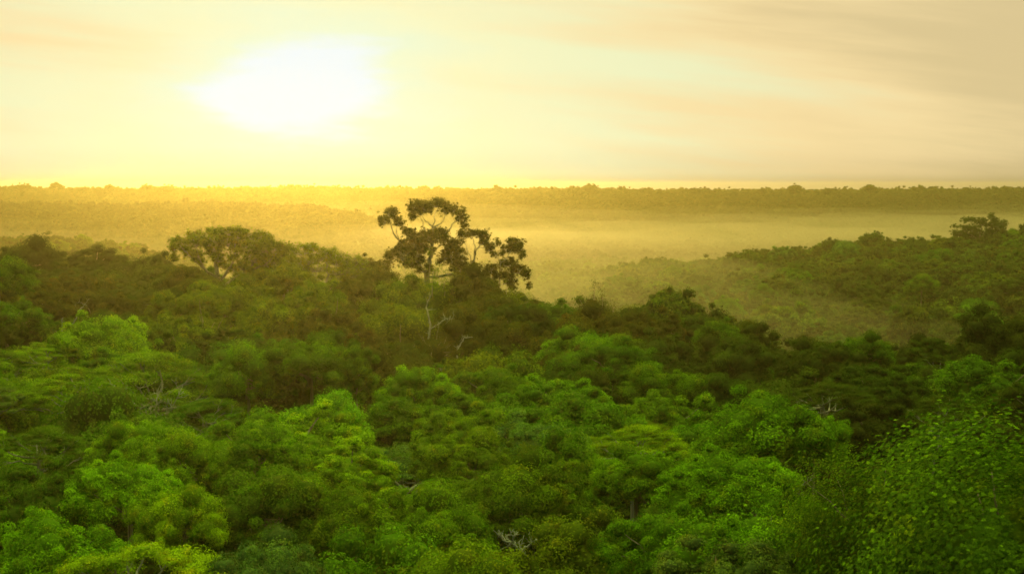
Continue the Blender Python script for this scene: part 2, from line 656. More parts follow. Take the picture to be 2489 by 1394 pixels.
PROTO = {}
TRUNK = {}
for kd, seeds, q in (('billow', (11, 12, 13), 1.7), ('dome', (21, 22), 1.5), ('layer', (31, 32), 1.5), ('tall', (41, 42), 1.7),
                     ('open', (51, 52), 1.0), ('fine', (61,), 1.0), ('rosette', (71,), 1.0)):
    PROTO[kd] = [mk_crown(kd, s, q) for s in seeds]
for i, bk in enumerate((M_BARK, M_PALE)):
    TRUNK[bk.name] = [mk_trunk(s, bk) for s in (1, 5, 9)]

# colours of living leaves
TONES = {
    'bright green': (.104, .215, .0006), 'fresh green': (.074, .160, .0006), 'mid green': (.052, .118, .0006),
    'deep green': (.034, .086, .001), 'dark green': (.018, .036, .001), 'olive green': (.064, .098, .001),
    'brownish green': (.032, .034, .001), 'yellow-green': (.115, .200, .0006), 'grey-green': (.048, .100, .016),
    'blackish green': (.011, .019, .001),
}
FORM_WORD = {'billow': 'billowing', 'dome': 'round-domed', 'layer': 'flat-layered', 'tall': 'tall bushy', 'open': 'open-branched',
             'fine': 'twiggy', 'rosette': 'big-leaved'}
TREES = []      # dicts: root, x, y, top z, width, kind, tone


def place_tree(x, y, ztop, width, kind, tone, var=None, rz=None, sz=None, rng=random, label=None, name='broadleaf_tree'):
    P = PROTO[kind]
    p = P[var % len(P)] if var is not None else rng.choice(P)
    s = width / (2 * p['R'])
    sz = sz or s * rng.uniform(.9, 1.2)
    gz = float(ground_z(x, y))
    root = bpy.data.objects.new(name, None)
    root.empty_display_size = 2
    COL.objects.link(root)
    root.location = (x, y, gz)
    root.rotation_euler[2] = rz if rz is not None else rng.uniform(0, 6.283)
    H = ztop - gz
    cr = obj("crown", p['crown'], root)
    cr.location = (0, 0, H)
    cr.scale = (s * rng.uniform(.92, 1.08), s * rng.uniform(.92, 1.08), sz)
    cr.rotation_euler = (rng.uniform(-.16, .16), rng.uniform(-.16, .16), 0) if kind != 'rosette' else (0, 0, 0)
    jt = [1 + rng.uniform(-.12, .12) for _ in range(3)]
    col = TONES[tone]
    cr.color = (col[0] * jt[0], col[1] * jt[1], col[2] * jt[2], 1)
    tr = obj("trunk", rng.choice(TRUNK[p['bark'].name]), root)
    tr.scale = (s, s, max(2.0, H - p['H'] * 1.2 * sz))
    if p['branches']:
        br = obj("branches", p['branches'], root)
        br.location = cr.location
        br.scale = cr.scale
        br.rotation_euler = cr.rotation_euler
    TREES.append(dict(root=root, x=x, y=y, z=ztop, w=width, kind=kind, tone=tone, label=label, name=name))
    return root


R = random.Random(5)
# u, v of the crown's top, width in photo px, distance, form, tone, variant
HERO = [
    # crest of the near hill, left to right
    (60, 596, 185, 320, 'billow', 'blackish green', 0), (225, 606, 170, 320, 'dome', 'blackish green', 0),
    (355, 628, 150, 310, 'billow', 'dark green', 1), (140, 655, 190, 290, 'dome', 'dark green', 1),
    (270, 655, 210, 280, 'billow', 'dark green', 0), (400, 650, 200, 275, 'tall', 'dark green', 0), (330, 700, 220, 250, 'billow', 'dark green', 1),
    (-5, 640, 170, 200, 'billow', 'deep green', 2), (480, 665, 170, 265, 'billow', 'brownish green', 2),
    (560, 690, 190, 235, 'billow', 'olive green', 0), (690, 650, 190, 255, 'billow', 'olive green', 1),
    (780, 690, 150, 240, 'dome', 'olive green', 0), (880, 672, 170, 250, 'billow', 'brownish green', 2),
    (1050, 648, 210, 252, 'fine', 'olive green', 0), (1150, 665, 190, 256, 'billow', 'brownish green', 0),
    (960, 690, 170, 245, 'tall', 'olive green', 1), (1235, 700, 120, 250, 'fine', 'olive green', 0),
    (1340, 742, 140, 250, 'billow', 'deep green', 1), (1445, 716, 165, 248, 'fine', 'brownish green', 0),
    (1570, 764, 140, 240, 'billow', 'dark green', 2), (1645, 786, 130, 232, 'dome', 'deep green', 1),
    (1715, 776, 105, 228, 'tall', 'dark green', 0), (1835, 793, 140, 218, 'tall', 'dark green', 1),
    (1990, 842, 190, 205, 'dome', 'dark green', 0), (2120, 832, 130, 205, 'billow', 'blackish green', 1),
    (2235, 838, 150, 200, 'billow', 'blackish green', 0), (2400, 772, 200, 190, 'tall', 'blackish green', 1),
    (2490, 800, 180, 190, 'billow', 'blackish green', 2), (2310, 830, 160, 192, 'dome', 'dark green', 1),
    (640, 655, 190, 278, 'billow', 'olive green', 2), (735, 700, 170, 272, 'fine', 'olive green', 0), (865, 680, 160, 264, 'billow', 'brownish green', 1),
    # second rank
    (1400, 812, 195, 195, 'billow', 'fresh green', 0), (640, 735, 220, 220, 'billow', 'olive green', 1),
    (480, 760, 200, 205, 'fine', 'olive green', 0), (820, 760, 220, 215, 'fine', 'olive green', 0),
    (1000, 760, 240, 215, 'tall', 'olive green', 0), (1170, 770, 240, 215, 'billow', 'brownish green', 2),
    (225, 780, 230, 165, 'billow', 'bright green', 1), (60, 755, 150, 185, 'dome', 'deep green', 0),
    (110, 830, 200, 160, 'layer', 'fresh green', 1),
    # third rank
    (400, 850, 420, 142, 'layer', 'fresh green', 0), (200, 885, 260, 132, 'layer', 'fresh green', 1),
    (755, 832, 230, 142, 'billow', 'mid green', 0), (600, 858, 200, 140, 'billow', 'mid green', 2),
    (865, 850, 105, 141, 'tall', 'mid green', 1), (1015, 898, 115, 138, 'tall', 'fresh green', 0),
    (1210, 908, 220, 150, 'billow', 'mid green', 1), (1360, 930, 240, 142, 'dome', 'fresh green', 0),
    (1600, 905, 200, 155, 'billow', 'mid green', 2), (1760, 915, 130, 150, 'tall', 'dark green', 0),
    (2440, 885, 300, 150, 'dome', 'deep green', 0), (2150, 900, 230, 150, 'dome', 'dark green', 1),
    (2000, 930, 260, 135, 'layer', 'dark green', 0), (2280, 960, 260, 128, 'layer', 'dark green', 1),
    (2130, 990, 260, 118, 'dome', 'blackish green', 0),
    # the foreground
    (1840, 985, 350, 96, 'billow', 'mid green', 1), (1985, 1020, 180, 93, 'billow', 'fresh green', 0),
    (2520, 1050, 930, 62, 'rosette', 'mid green', 0), (2160, 1150, 430, 66, 'rosette', 'fresh green', 0),
    (1120, 1000, 210, 122, 'dome', 'fresh green', 1), (1540, 1030, 300, 108, 'layer', 'bright green', 0),
    (305, 1042, 200, 98, 'billow', 'bright green', 0), (440, 1075, 240, 93, 'billow', 'fresh green', 2),
    (620, 1040, 300, 97, 'billow', 'mid green', 1), (300, 1135, 240, 84, 'billow', 'bright green', 1),
    (80, 1035, 300, 108, 'layer', 'deep green', 0), (60, 1150, 320, 92, 'dome', 'deep green', 1),
    (850, 1090, 260, 96, 'dome', 'yellow-green', 0), (1140, 1075, 250, 98, 'billow', 'mid green', 2),
    (1360, 1060, 220, 100, 'tall', 'mid green', 1), (1550, 1105, 240, 92, 'billow', 'fresh green', 0),
    (1240, 1140, 300, 86, 'billow', 'mid green', 0), (640, 1180, 330, 82, 'billow', 'deep green', 2),
    (1780, 1120, 300, 86, 'billow', 'fresh green', 1), (1620, 1270, 300, 74, 'billow', 'mid green', 1),
    (1900, 1270, 420, 70, 'billow', 'fresh green', 0), (860, 1200, 260, 80, 'billow', 'mid green', 1),
    (1060, 1235, 300, 77, 'billow', 'mid green', 2), (430, 1210, 240, 79, 'billow', 'bright green', 0),
    (110, 1285, 300, 71, 'billow', 'fresh green', 1), (280, 1325, 520, 66, 'layer', 'yellow-green', 1),
    (640, 1330, 300, 68, 'billow', 'grey-green', 0),
    (1750, 1340, 360, 66, 'dome', 'grey-green', 1),
]
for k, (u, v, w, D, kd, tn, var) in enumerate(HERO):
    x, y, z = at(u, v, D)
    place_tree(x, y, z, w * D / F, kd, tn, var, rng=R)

# ---- the rest of the near hill: crowns packed side by side
pts = [(t['x'], t['y'], t['w'] * .5) for t in TREES]
FILL = []
rg = random.Random(77)
DROP = {0, 1, 5, 6, 7, 8, 10, 12, 13, 16, 17, 20, 23, 31, 37, 46, 66, 69, 73, 79, 81, 83, 85, 96, 113, 118, 121, 122, 124, 126, 127, 131, 136, 139, 141, 142, 144, 147, 150, 155, 156, 157, 158, 161, 163, 166, 167, 168, 169, 170, 172, 173, 174, 175, 179, 181, 182, 183, 184, 186, 187, 188, 189, 191, 193, 194, 195, 196, 197, 198, 199, 200, 201, 202, 205, 206, 207, 208, 209, 210, 211, 212, 213, 214, 215}
DROP_HILL = {0, 1, 2, 3, 4, 5, 7, 8, 11, 12, 15, 19, 23, 40, 52, 65}
HILL_N = 60
KINDS = ['billow'] * 7 + ['dome'] * 4 + ['layer'] * 2 + ['tall'] * 3 + ['fine']
tries = 0
cand = 0
while tries < 9000:
    tries += 1
    y = math.sqrt(rg.uniform(60 ** 2, 338 ** 2))
    t = rg.uniform(-.385, .385)
    x = t * y
    u = t * F + U0
    if y > near_end(u): continue
    rad = rg.choice((3.0, 3.6, 4.2, 4.8, 5.4, 6.2)) * (1.0 if y > 90 else .85)
    ok = True
    for (px, py, pr) in pts:
        dd_ = (px - x) ** 2 + (py - y) ** 2
        if dd_ < (.88 * (pr + rad)) ** 2:
            ok = False
            break
    if not ok: continue
    pts.append((x, y, rad))
    cand += 1
    h = float(depth(x, y)) + rg.gauss(1.2, 2.0)
    if u > 2050 and y < 110: h += 2.5
    if u < 260 and 75 < y < 112: h += 4.5
    kd = rg.choice(KINDS)
    if kd == 'fine' and y < 165: kd = 'dome'
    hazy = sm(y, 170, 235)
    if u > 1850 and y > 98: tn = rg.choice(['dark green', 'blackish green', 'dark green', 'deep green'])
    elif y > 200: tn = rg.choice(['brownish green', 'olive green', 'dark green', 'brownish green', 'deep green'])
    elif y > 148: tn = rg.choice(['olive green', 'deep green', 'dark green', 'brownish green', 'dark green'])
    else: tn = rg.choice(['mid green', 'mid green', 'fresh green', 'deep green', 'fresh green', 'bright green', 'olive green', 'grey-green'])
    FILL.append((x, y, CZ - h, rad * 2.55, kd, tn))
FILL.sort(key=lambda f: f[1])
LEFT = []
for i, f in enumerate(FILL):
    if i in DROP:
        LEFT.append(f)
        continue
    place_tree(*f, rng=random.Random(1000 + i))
print("trees:", len(TREES), "fill", len(FILL))


# ---- the largest crowns of the hillside across the valley, and of the low rise on the left
rh = random.Random(31)
hp = []
for k in range(4000):
    y = rh.uniform(395, 800)
    u = rh.uniform(1290, 2480)
    x = (u - U0) / F * y
    if all((x - a_) ** 2 + (y - b_) ** 2 > (19 + y * .018) ** 2 for a_, b_ in hp): hp.append((x, y))
    if len(hp) == HILL_N: break
for k in range(400):
    y = rh.uniform(900, 985)
    x = (rh.uniform(0, 420) - U0) / F * y
    if all((x - a_) ** 2 + (y - b_) ** 2 > 22 ** 2 for a_, b_ in hp): hp.append((x, y))
    if len(hp) == HILL_N + 6: break
hp.sort(key=lambda q_: q_[1])
HILL = []
for k, (x, y) in enumerate(hp):
    kd = rh.choice(['billow', 'dome', 'dome', 'billow', 'tall'])
    tn = rh.choice(['grey-green', 'deep green', 'olive green', 'dark green', 'deep green', 'dark green', 'mid green'])
    HILL.append((x, y, CZ - float(depth(x, y)) + rh.uniform(1.5, 5.0), rh.uniform(12, 19), kd, tn))
for k, f in enumerate(HILL):
    if k in DROP_HILL: continue
    place_tree(*f, rng=random.Random(7000 + k))


# ------------------------------------------------------------------ trees with a shape of their own
def special_tree(name, D, base_u, clumps, limbs, tone, label, bark=M_PALE, seed=3, leaf=.26, dens=1.0, core=.55, depth_j=2.2, grow=1.26):
    """clumps: (u, v, width, height) in photo px at distance D; limbs: polylines (u, v, radius m)"""
    rng = np.random.default_rng(seed)
    x0 = (base_u - U0) / F * D
    gz = float(ground_z(x0, D))
    root = bpy.data.objects.new(name, None)
    COL.objects.link(root)
    root.location = (x0, D, gz)
    k = D / F

    def loc(u, v, dy=0.0):
        return np.array([(u - base_u) * k, dy, CZ - (v - VH) * k - gz])
    dys = {}
    b = Geo()
    for poly in limbs:
        P = []
        for (u, v, *_r) in poly:
            key = (u, v)
            if key not in dys: dys[key] = rng.uniform(-1, 1) * depth_j * (0 if v > 660 else .5)
            P.append(loc(u, v, dys[key]))
        P = np.array(P)
        rr_ = np.array([q_[2] for q_ in poly])
        # smooth the polyline a little
        t0 = np.arange(len(P)); tt = np.linspace(0, len(P) - 1, (len(P) - 1) * 4 + 1)
        PP = np.stack([np.interp(tt, t0, P[:, j]) for j in range(3)], 1)
        PP[1:-1] += rng.normal(0, .10, (len(PP) - 2, 3))
        tube(b, PP, np.interp(tt, t0, rr_), 7)
    g = Geo()
    for (u, v, w, h) in clumps:
        w, h = w * grow, h * grow
        dy = rng.uniform(-1, 1) * depth_j
        c_ = loc(u, v, dy)
        for j in range(int(4 + w * h * k * k / 2)):
            an_ = rng.uniform(0, 6.28)
            rr2 = rng.uniform(.85, 1.15)
            r_ = rng.uniform(.16, .36) * (1 if D < 500 else 2)
            cc = c_ + np.array([math.cos(an_) * w * k / 2 * rr2, rng.uniform(-1, 1), math.sin(an_) * h * k / 2 * rr2])
            lobe(g, cc, (r_, r_, r_ * .8), 34, leaf * .85, rng, spray=.3, core=0, thick=.95, under=.9, sub=1, spread=1.0)
            if rng.uniform() < .5: limb(b, c_, cc, .03, .012, rng, n=3, sides=3)
        nsub = max(5, int(w * h * k * k / (.42 if D < 500 else 1.6)))
        for j in range(nsub):
            o_ = rng.uniform(-1, 1, 3)
            o_ = o_ / max(1, np.linalg.norm(o_))
            r_ = rng.uniform(.45, 1.0) * min(.85 if D < 500 else 1.6, .5 * min(w, h) * k)
            cc = c_ + o_ * np.array([max(.1, w * k / 2 - r_ * .8), max(.3, w * k * .4), max(.1, h * k / 2 - r_ * .6)])
            lobe(g, cc, (r_, r_, r_ * .9), int(190 * dens * max(.35, r_ ** 2)), leaf, rng, core=core * .8, spray=.16, thick=.95, under=.85, sub=1, spread=.9)
            limb(b, c_ + (0, 0, -h * k * .3), cc, .05, .02, rng, n=3, sides=4)
    cr = obj("crown", g.build(name + "_crown", [M_LEAF]), root)
    cr.color = (*TONES[tone], 1)
    obj("trunk", b.build(name + "_trunk", [bark], True), root)
    tag(root, label, "tree")
    TREES.append(dict(root=root, x=x0, y=D, z=CZ, w=20, kind='special', tone=tone, label=label, name=name))
    return root


def Cx(X, Y): return (800 + X * .3616, 420 + Y * .3616)
def Lx(X, Y): return (X * .3616, 420 + Y * .3616)


EM = [(412, 275, 110, 80), (375, 325, 90, 60), (460, 330, 80, 60), (590, 215, 110, 70), (560, 270, 70, 80), (650, 230, 110, 80), (720, 205, 120, 70),
      (770, 235, 80, 80), (840, 240, 80, 60), (880, 280, 80, 80), (905, 330, 60, 80), (620, 255, 60, 50),
      (740, 405, 120, 70), (700, 430, 160, 80), (780, 440, 70, 60), (620, 425, 140, 90), (540, 400, 90, 60), (545, 480, 150, 100),
      (500, 545, 150, 110), (590, 555, 110, 130), (420, 545, 80, 80), (375, 615, 100, 80), (350, 645, 60, 40), (540, 610, 110, 60),
      (520, 385, 60, 40), (910, 410, 90, 60), (980, 405, 120, 50), (1040, 400, 80, 60), (1040, 455, 80, 70), (1080, 500, 70, 60), (1110, 545, 50, 40), (1125, 465, 60, 40),
      (850, 475, 120, 60), (800, 500, 90, 70), (850, 560, 140, 110), (780, 560, 80, 60), (890, 630, 120, 90), (930, 680, 90, 70), (860, 620, 80, 70), (745, 590, 60, 50),
      (1240, 470, 110, 70), (1215, 510, 110, 50), (1285, 500, 70, 80), (1300, 550, 50, 50), (1175, 545, 40, 30), (1225, 575, 30, 30),
      (1090, 640, 110, 70), (1040, 685, 90, 50), (1200, 610, 120, 60), (1270, 650, 110, 70), (1330, 680, 70, 70), (1150, 680, 120, 60), (1215, 710, 100, 70),
      (1230, 760, 60, 70), (1095, 740, 80, 60), (1340, 755, 34, 46), (390, 690, 140, 50), (330, 715, 80, 50), (430, 720, 80, 40), (650, 640, 120, 60),
      (700, 520, 60, 40), (640, 500, 80, 60)]
EL = [[(655, 1150, .55), (655, 900, .5), (660, 700, .45), (670, 600, .42), (690, 520, .34), (690, 440, .28), (700, 370, .16)],
      [(700, 370, .14), (650, 320, .09), (610, 260, .05)], [(700, 370, .13), (710, 300, .09), (730, 240, .05)], [(700, 370, .14), (770, 320, .09), (790, 265, .05)],
      [(690, 440, .16), (780, 400, .12), (840, 330, .09), (880, 290, .05)], [(640, 380, .1), (625, 320, .08), (600, 260, .04)],
      [(690, 440, .16), (640, 380, .12)],
      [(660, 680, .3), (560, 560, .22), (480, 470, .18), (430, 400, .12), (415, 340, .08), (405, 300, .04)],
      [(480, 470, .1), (450, 400, .08), (465, 350, .04)], [(560, 560, .15), (440, 570, .1), (370, 630, .05)],
      [(670, 700, .3), (860, 680, .26), (955, 630, .2), (975, 560, .16), (1000, 500, .1), (1040, 470, .06)],
      [(975, 560, .12), (985, 490, .08), (960, 430, .05)], [(955, 600, .1), (930, 520, .08), (900, 450, .05)], [(1000, 500, .08), (1050, 500, .06), (1100, 520, .04)],
      [(700, 800, .28), (1050, 800, .22), (1140, 770, .16), (1150, 700, .12), (1170, 640, .08)],
      [(1150, 700, .12), (1155, 600, .1), (1200, 570, .08), (1235, 500, .05)], [(1155, 600, .08), (1120, 550, .06), (1080, 510, .04)],
      [(1155, 750, .1), (1220, 740, .08), (1290, 690, .05)], [(1150, 740, .1), (1090, 700, .05)],
      [(690, 520, .2), (620, 470, .12), (540, 420, .06)], [(690, 530, .16), (760, 480, .1), (830, 480, .06)]]
special_tree('emergent_tree', 262, Cx(655, 0)[0], [(*Cx(c_[0], c_[1]), c_[2] * .3616, c_[3] * .3616) for c_ in EM],
             [[(*Cx(p[0], p[1]), p[2]) for p in l] for l in EL], 'brownish green',
             "tall emergent tree with separate tufted clumps standing high above the ridge", seed=8)

OM = [(1170, 450, 70, 60), (1215, 490, 110, 80), (1165, 500, 70, 60), (1290, 420, 110, 60), (1330, 460, 100, 80), (1250, 540, 90, 60), (1330, 560, 90, 80), (1345, 600, 50, 40),
      (1420, 400, 90, 60), (1440, 450, 130, 90), (1540, 390, 120, 70), (1590, 420, 90, 90), (1520, 460, 120, 90), (1440, 520, 110, 70), (1480, 570, 100, 70), (1480, 620, 70, 60),
      (1600, 490, 90, 80), (1570, 560, 80, 60), (1680, 420, 110, 70), (1740, 430, 90, 70), (1800, 450, 100, 70), (1700, 490, 120, 90), (1780, 520, 130, 90),
      (1860, 490, 120, 80), (1920, 500, 80, 60), (1700, 570, 130, 90), (1800, 600, 130, 90), (1880, 570, 110, 90), (1640, 620, 120, 80), (1560, 640, 110, 60), (1940, 550, 70, 60), (1150, 560, 60, 50)]
OL = [[(1480, 900, .5), (1470, 750, .45), (1460, 640, .38), (1450, 570, .3), (1440, 480, .14)], [(1480, 720, .3), (1560, 620, .22), (1590, 520, .14), (1560, 430, .06)],
      [(1470, 720, .3), (1370, 640, .24), (1300, 590, .16), (1260, 530, .1), (1200, 490, .05)], [(1370, 640, .18), (1340, 560, .12), (1310, 460, .06)],
      [(1490, 760, .3), (1650, 660, .24), (1720, 560, .18), (1760, 460, .08)], [(1650, 660, .2), (1780, 620, .14), (1860, 540, .07)]]
special_tree('umbrella_tree', 272, Lx(1480, 0)[0], [(*Lx(c_[0], c_[1]), c_[2] * .3616, c_[3] * .3616) for c_ in OM],
             [[(*Lx(p[0], p[1]), p[2]) for p in l] for l in OL], 'olive green',
             "broad umbrella-crowned tree with sky gaps under its arching canopy, on the ridge", seed=12, grow=1.28)

FM = [(2040, 490, 110, 30), (2080, 510, 90, 40), (2020, 530, 100, 40), (2180, 530, 130, 40), (2230, 560, 120, 50), (2140, 570, 130, 40), (2260, 600, 90, 40), (2050, 590, 130, 50), (2130, 640, 140, 50),
      (2370, 570, 90, 30), (2340, 600, 90, 30), (2430, 600, 60, 24), (2400, 640, 120, 30), (2450, 660, 70, 24), (2290, 660, 140, 40), (2260, 700, 110, 30), (2370, 690, 100, 24),
      (2000, 640, 130, 60), (2010, 690, 140, 50), (2100, 710, 90, 30), (1960, 590, 90, 40), (2290, 720, 60, 20)]
FL = [[(2150, 900, .35), (2160, 820, .3), (2190, 740, .22), (2200, 680, .16), (2190, 600, .08)], [(2160, 800, .2), (2120, 740, .14), (2070, 690, .09), (2030, 620, .05)],
      [(2180, 780, .2), (2240, 720, .12), (2330, 670, .08), (2400, 610, .04)], [(2200, 700, .1), (2260, 640, .07), (2350, 600, .04)], [(2175, 800, .14), (2250, 750, .1), (2310, 710, .05)],
      [(2190, 640, .08), (2240, 580, .04)], [(2120, 740, .1), (2130, 660, .06), (2140, 590, .04)]]
special_tree('feathery_tree', 266, Lx(2150, 0)[0], [(*Lx(c_[0], c_[1]), c_[2] * .3616, c_[3] * .3616) for c_ in FM],
             [[(*Lx(p[0], p[1]), p[2]) for p in l] for l in FL], 'olive green',
             "light feathery tree with thin forked stem between the umbrella tree and emergent tree", seed=15, leaf=.2, dens=.8, core=0, depth_j=1.5, grow=1.8)

# flat-topped tree that stands out of the far end of the right hillside
def Rx(X, Y): return (1589 + X * .3616, 420 + Y * .3616)
KM = [(2260, 290, 60, 40), (2290, 320, 60, 40), (2110, 315, 100, 40), (2180, 320, 90, 40), (2240, 345, 120, 50), (2300, 350, 100, 40), (2340, 335, 80, 40), (2040, 360, 80, 30), (2130, 370, 130, 50),
      (2220, 395, 150, 50), (2320, 380, 110, 40), (2060, 400, 110, 40), (2150, 420, 120, 40), (2350, 365, 60, 30), (2260, 430, 100, 40)]
KL = [[(2190, 620, .8), (2190, 480, .6), (2190, 420, .45), (2200, 350, .2)], [(2190, 450, .35), (2110, 400, .25), (2050, 365, .12)], [(2190, 440, .35), (2270, 380, .25), (2260, 300, .12)], [(2190, 450, .3), (2300, 400, .2), (2340, 340, .1)]]
special_tree('flat_topped_tree', 790, Rx(2190, 0)[0], [(*Rx(c_[0], c_[1]), c_[2] * .3616, c_[3] * .3616) for c_ in KM],
             [[(*Rx(p[0], p[1]), p[2]) for p in l] for l in KL], 'dark green',
             "large flat-topped tree rising from the crest of the misty hillside", seed=19, leaf=.5, dens=.30, core=0, depth_j=3, bark=M_BARK, grow=1.05)


# ------------------------------------------------------------------ bare pale trees and limbs
def dead_tree(D, base_u, polys, label, seed=1, twigs=14, mat=M_DEAD, tw=.9):
    rng = np.random.default_rng(seed)
    x0 = (base_u - U0) / F * D
    gz = float(ground_z(x0, D))
    root = bpy.data.objects.new("dead_tree", None)
    COL.objects.link(root)
    root.location = (x0, D, gz)
    k = D / F
    first = True
    for poly in polys:
        b = Geo()
        P = np.array([[(u - base_u) * k, (i * .25 * (1 if not first else 0)) * rng.uniform(-1, 1), CZ - (v - VH) * k - gz] for i, (u, v, r) in enumerate(poly)])
        if first:
            P = np.concatenate([[[0, 0, 0]], P])
            rr_ = np.array([poly[0][2] * 1.6] + [q_[2] for q_ in poly])
        else:
            rr_ = np.array([q_[2] for q_ in poly])
        t0 = np.arange(len(P)); tt = np.linspace(0, len(P) - 1, (len(P) - 1) * 5 + 1)
        PP = np.stack([np.interp(tt, t0, P[:, j]) for j in range(3)], 1)
        PP[1:-1] += rng.normal(0, .05 + k * .8, (len(PP) - 2, 3)) * .6
        tube(b, PP, np.interp(tt, t0, rr_), 7)
        lo = 6 if first else 2
        for j in range(twigs):
            a_ = PP[rng.integers(lo, len(PP))]
            L_ = rng.uniform(.5, 1.6) * tw
            e_ = a_ + unit(rng.normal(0, 1, 3) + np.array([0, 0, .7])) * L_
            Q_ = limb(b, a_, e_, .035, .014, rng, n=4, sides=4, wob=.15)
            for q3 in range(2):
                m_ = Q_[rng.integers(1, 3)]
                limb(b, m_, m_ + unit(rng.normal(0, 1, 3) + np.array([0, 0, .4])) * L_ * .5, .02, .01, rng, n=3, sides=4, wob=.15)
        obj("trunk" if first else "branch", b.build("bare_wood", [mat], True), root)
        first = False
    tag(root, label, "dead tree")
    return root


dead_tree(205, 148, [[(145, 810, .12), (148, 770, .1), (140, 745, .06)], [(148, 800, .1), (176, 785, .09), (190, 755, .06), (203, 740, .035)], [(146, 770, .07), (135, 750, .05), (152, 738, .03)]],
          "pale bare forked snag above the bright green tree near the left edge", 2, 5)
dead_tree(205, 1040, [[(1040, 900, .2), (1038, 850, .18), (1045, 790, .15), (1036, 745, .1), (1050, 710, .05)], [(1045, 800, .12), (1062, 790, .1), (1080, 776, .08), (1100, 772, .04)],
                      [(1040, 870, .14), (1048, 900, .1), (1055, 925, .08)]],
          "pale crooked bare tree with one arched limb below the emergent tree", 3, 10)
dead_tree(190, 1115, [[(1112, 850, .1), (1118, 838, .09), (1128, 822, .07), (1150, 820, .03)]],
          "short pale bare limb right of the crooked bare tree", 4, 5)
dead_tree(128, 330, [[(345, 1040, .10), (330, 990, .08), (295, 960, .06), (262, 935, .03)], [(345, 1030, .06), (372, 990, .05), (378, 960, .03)], [(350, 1030, .06), (410, 1000, .045), (432, 950, .025)],
                     [(340, 1045, .09), (280, 1025, .06), (215, 1012, .03)], [(350, 1040, .08), (400, 1030, .06), (440, 1045, .03)]],
          "spreading bare pale tree under the flat-layered crown", 5, 12)
dead_tree(77, 1290, [[(1285, 1394, .11), (1274, 1362, .10), (1264, 1342, .09)], [(1266, 1346, .08), (1240, 1330, .05), (1212, 1318, .025)], [(1268, 1346, .08), (1295, 1332, .07), (1318, 1318, .035)],
                    [(1250, 1336, .04), (1246, 1318, .03), (1250, 1302, .015)]],
          "thick pale forked bare tree in the bottom foreground", 6, 9, tw=.55)
dead_tree(97, 1885, [[(1882, 1170, .06), (1884, 1172, .06)], [(1882, 1168, .06), (1892, 1188, .07), (1915, 1202, .07), (1945, 1205, .06), (1962, 1212, .03)], [(1930, 1203, .05), (1950, 1190, .04), (1975, 1180, .02)]],
          "pale bare branch curving like a hook beside the big-leaved tree", 7, 10, tw=.5)
dead_tree(97, 430, [[(425, 1160, .07), (428, 1130, .06), (440, 1118, .05)], [(428, 1130, .05), (412, 1110, .04), (400, 1118, .025)], [(440, 1118, .04), (452, 1130, .03), (446, 1145, .02)]],
          "curly pale bare twigs tangled above the billowing left trees", 8, 14, tw=.5)

# ------------------------------------------------------------------ forest too far or too many to count
def forest(name, label, P, rot, scl, kinds, seed):
    """one object: points that carry crowns, by geometry nodes"""
    me = bpy.data.meshes.new(name)
    me.vertices.add(len(P))
    me.vertices.foreach_set("co", np.asarray(P, np.float32).ravel())
    a1 = me.attributes.new("rot", 'FLOAT_VECTOR', 'POINT')
    a1.data.foreach_set("vector", np.asarray(rot, np.float32).ravel())
    a2 = me.attributes.new("scl", 'FLOAT_VECTOR', 'POINT')
    a2.data.foreach_set("vector", np.asarray(scl, np.float32).ravel())
    a3 = me.attributes.new("pick", 'INT', 'POINT')
    a3.data.foreach_set("value", np.random.default_rng(seed).integers(0, len(kinds), len(P)).astype(np.int32))
    o = obj(name, me)
    ng = bpy.data.node_groups.new(name, 'GeometryNodeTree')
    ng.interface.new_socket("Geometry", in_out='INPUT', socket_type='NodeSocketGeometry')
    ng.interface.new_socket("Geometry", in_out='OUTPUT', socket_type='NodeSocketGeometry')
    nd, ln = ng.nodes, ng.links
    gi, go_ = nd.new('NodeGroupInput'), nd.new('NodeGroupOutput')
    jn = nd.new('GeometryNodeJoinGeometry')
    for po in kinds:
        oi = nd.new('GeometryNodeObjectInfo')
        oi.inputs['Object'].default_value = po
        oi.inputs['As Instance'].default_value = True
        ln.new(oi.outputs['Geometry'], jn.inputs[0])
    ip = nd.new('GeometryNodeInstanceOnPoints')
    ip.inputs['Pick Instance'].default_value = True

    def na(nm, ty):
        x_ = nd.new('GeometryNodeInputNamedAttribute')
        x_.data_type = ty
        x_.inputs[0].default_value = nm
        return x_.outputs[0]
    ln.new(gi.outputs[0], ip.inputs['Points'])
    ln.new(jn.outputs[0], ip.inputs['Instance'])
    ln.new(na("pick", 'INT'), ip.inputs['Instance Index'])
    er = nd.new('FunctionNodeEulerToRotation')
    ln.new(na("rot", 'FLOAT_VECTOR'), er.inputs[0])
    ln.new(er.outputs[0], ip.inputs['Rotation'])
    ln.new(na("scl", 'FLOAT_VECTOR'), ip.inputs['Scale'])
    ln.new(ip.outputs[0], go_.inputs[0])
    md = o.modifiers.new("forest", 'NODES')
    md.node_group = ng
    return tag(o, label, kind="stuff")


FAR_OBS = []
for kd, sd in (('billow', 101), ('billow', 102), ('dome', 103), ('tall', 104), ('dome', 105), ('billow', 106), ('billow', 107)):
    pr = mk_crown(kd, sd, .26, far=True)
    o = bpy.data.objects.new("far_crown", pr['crown'])
    FAR_OBS.append(o)
MID_OBS = []
for kd, sd in (('billow', 111), ('dome', 113), ('tall', 114), ('billow', 117)):
    pr = mk_crown(kd, sd, .5, far=True)
    MID_OBS.append(bpy.data.objects.new("mid_crown", pr['crown']))


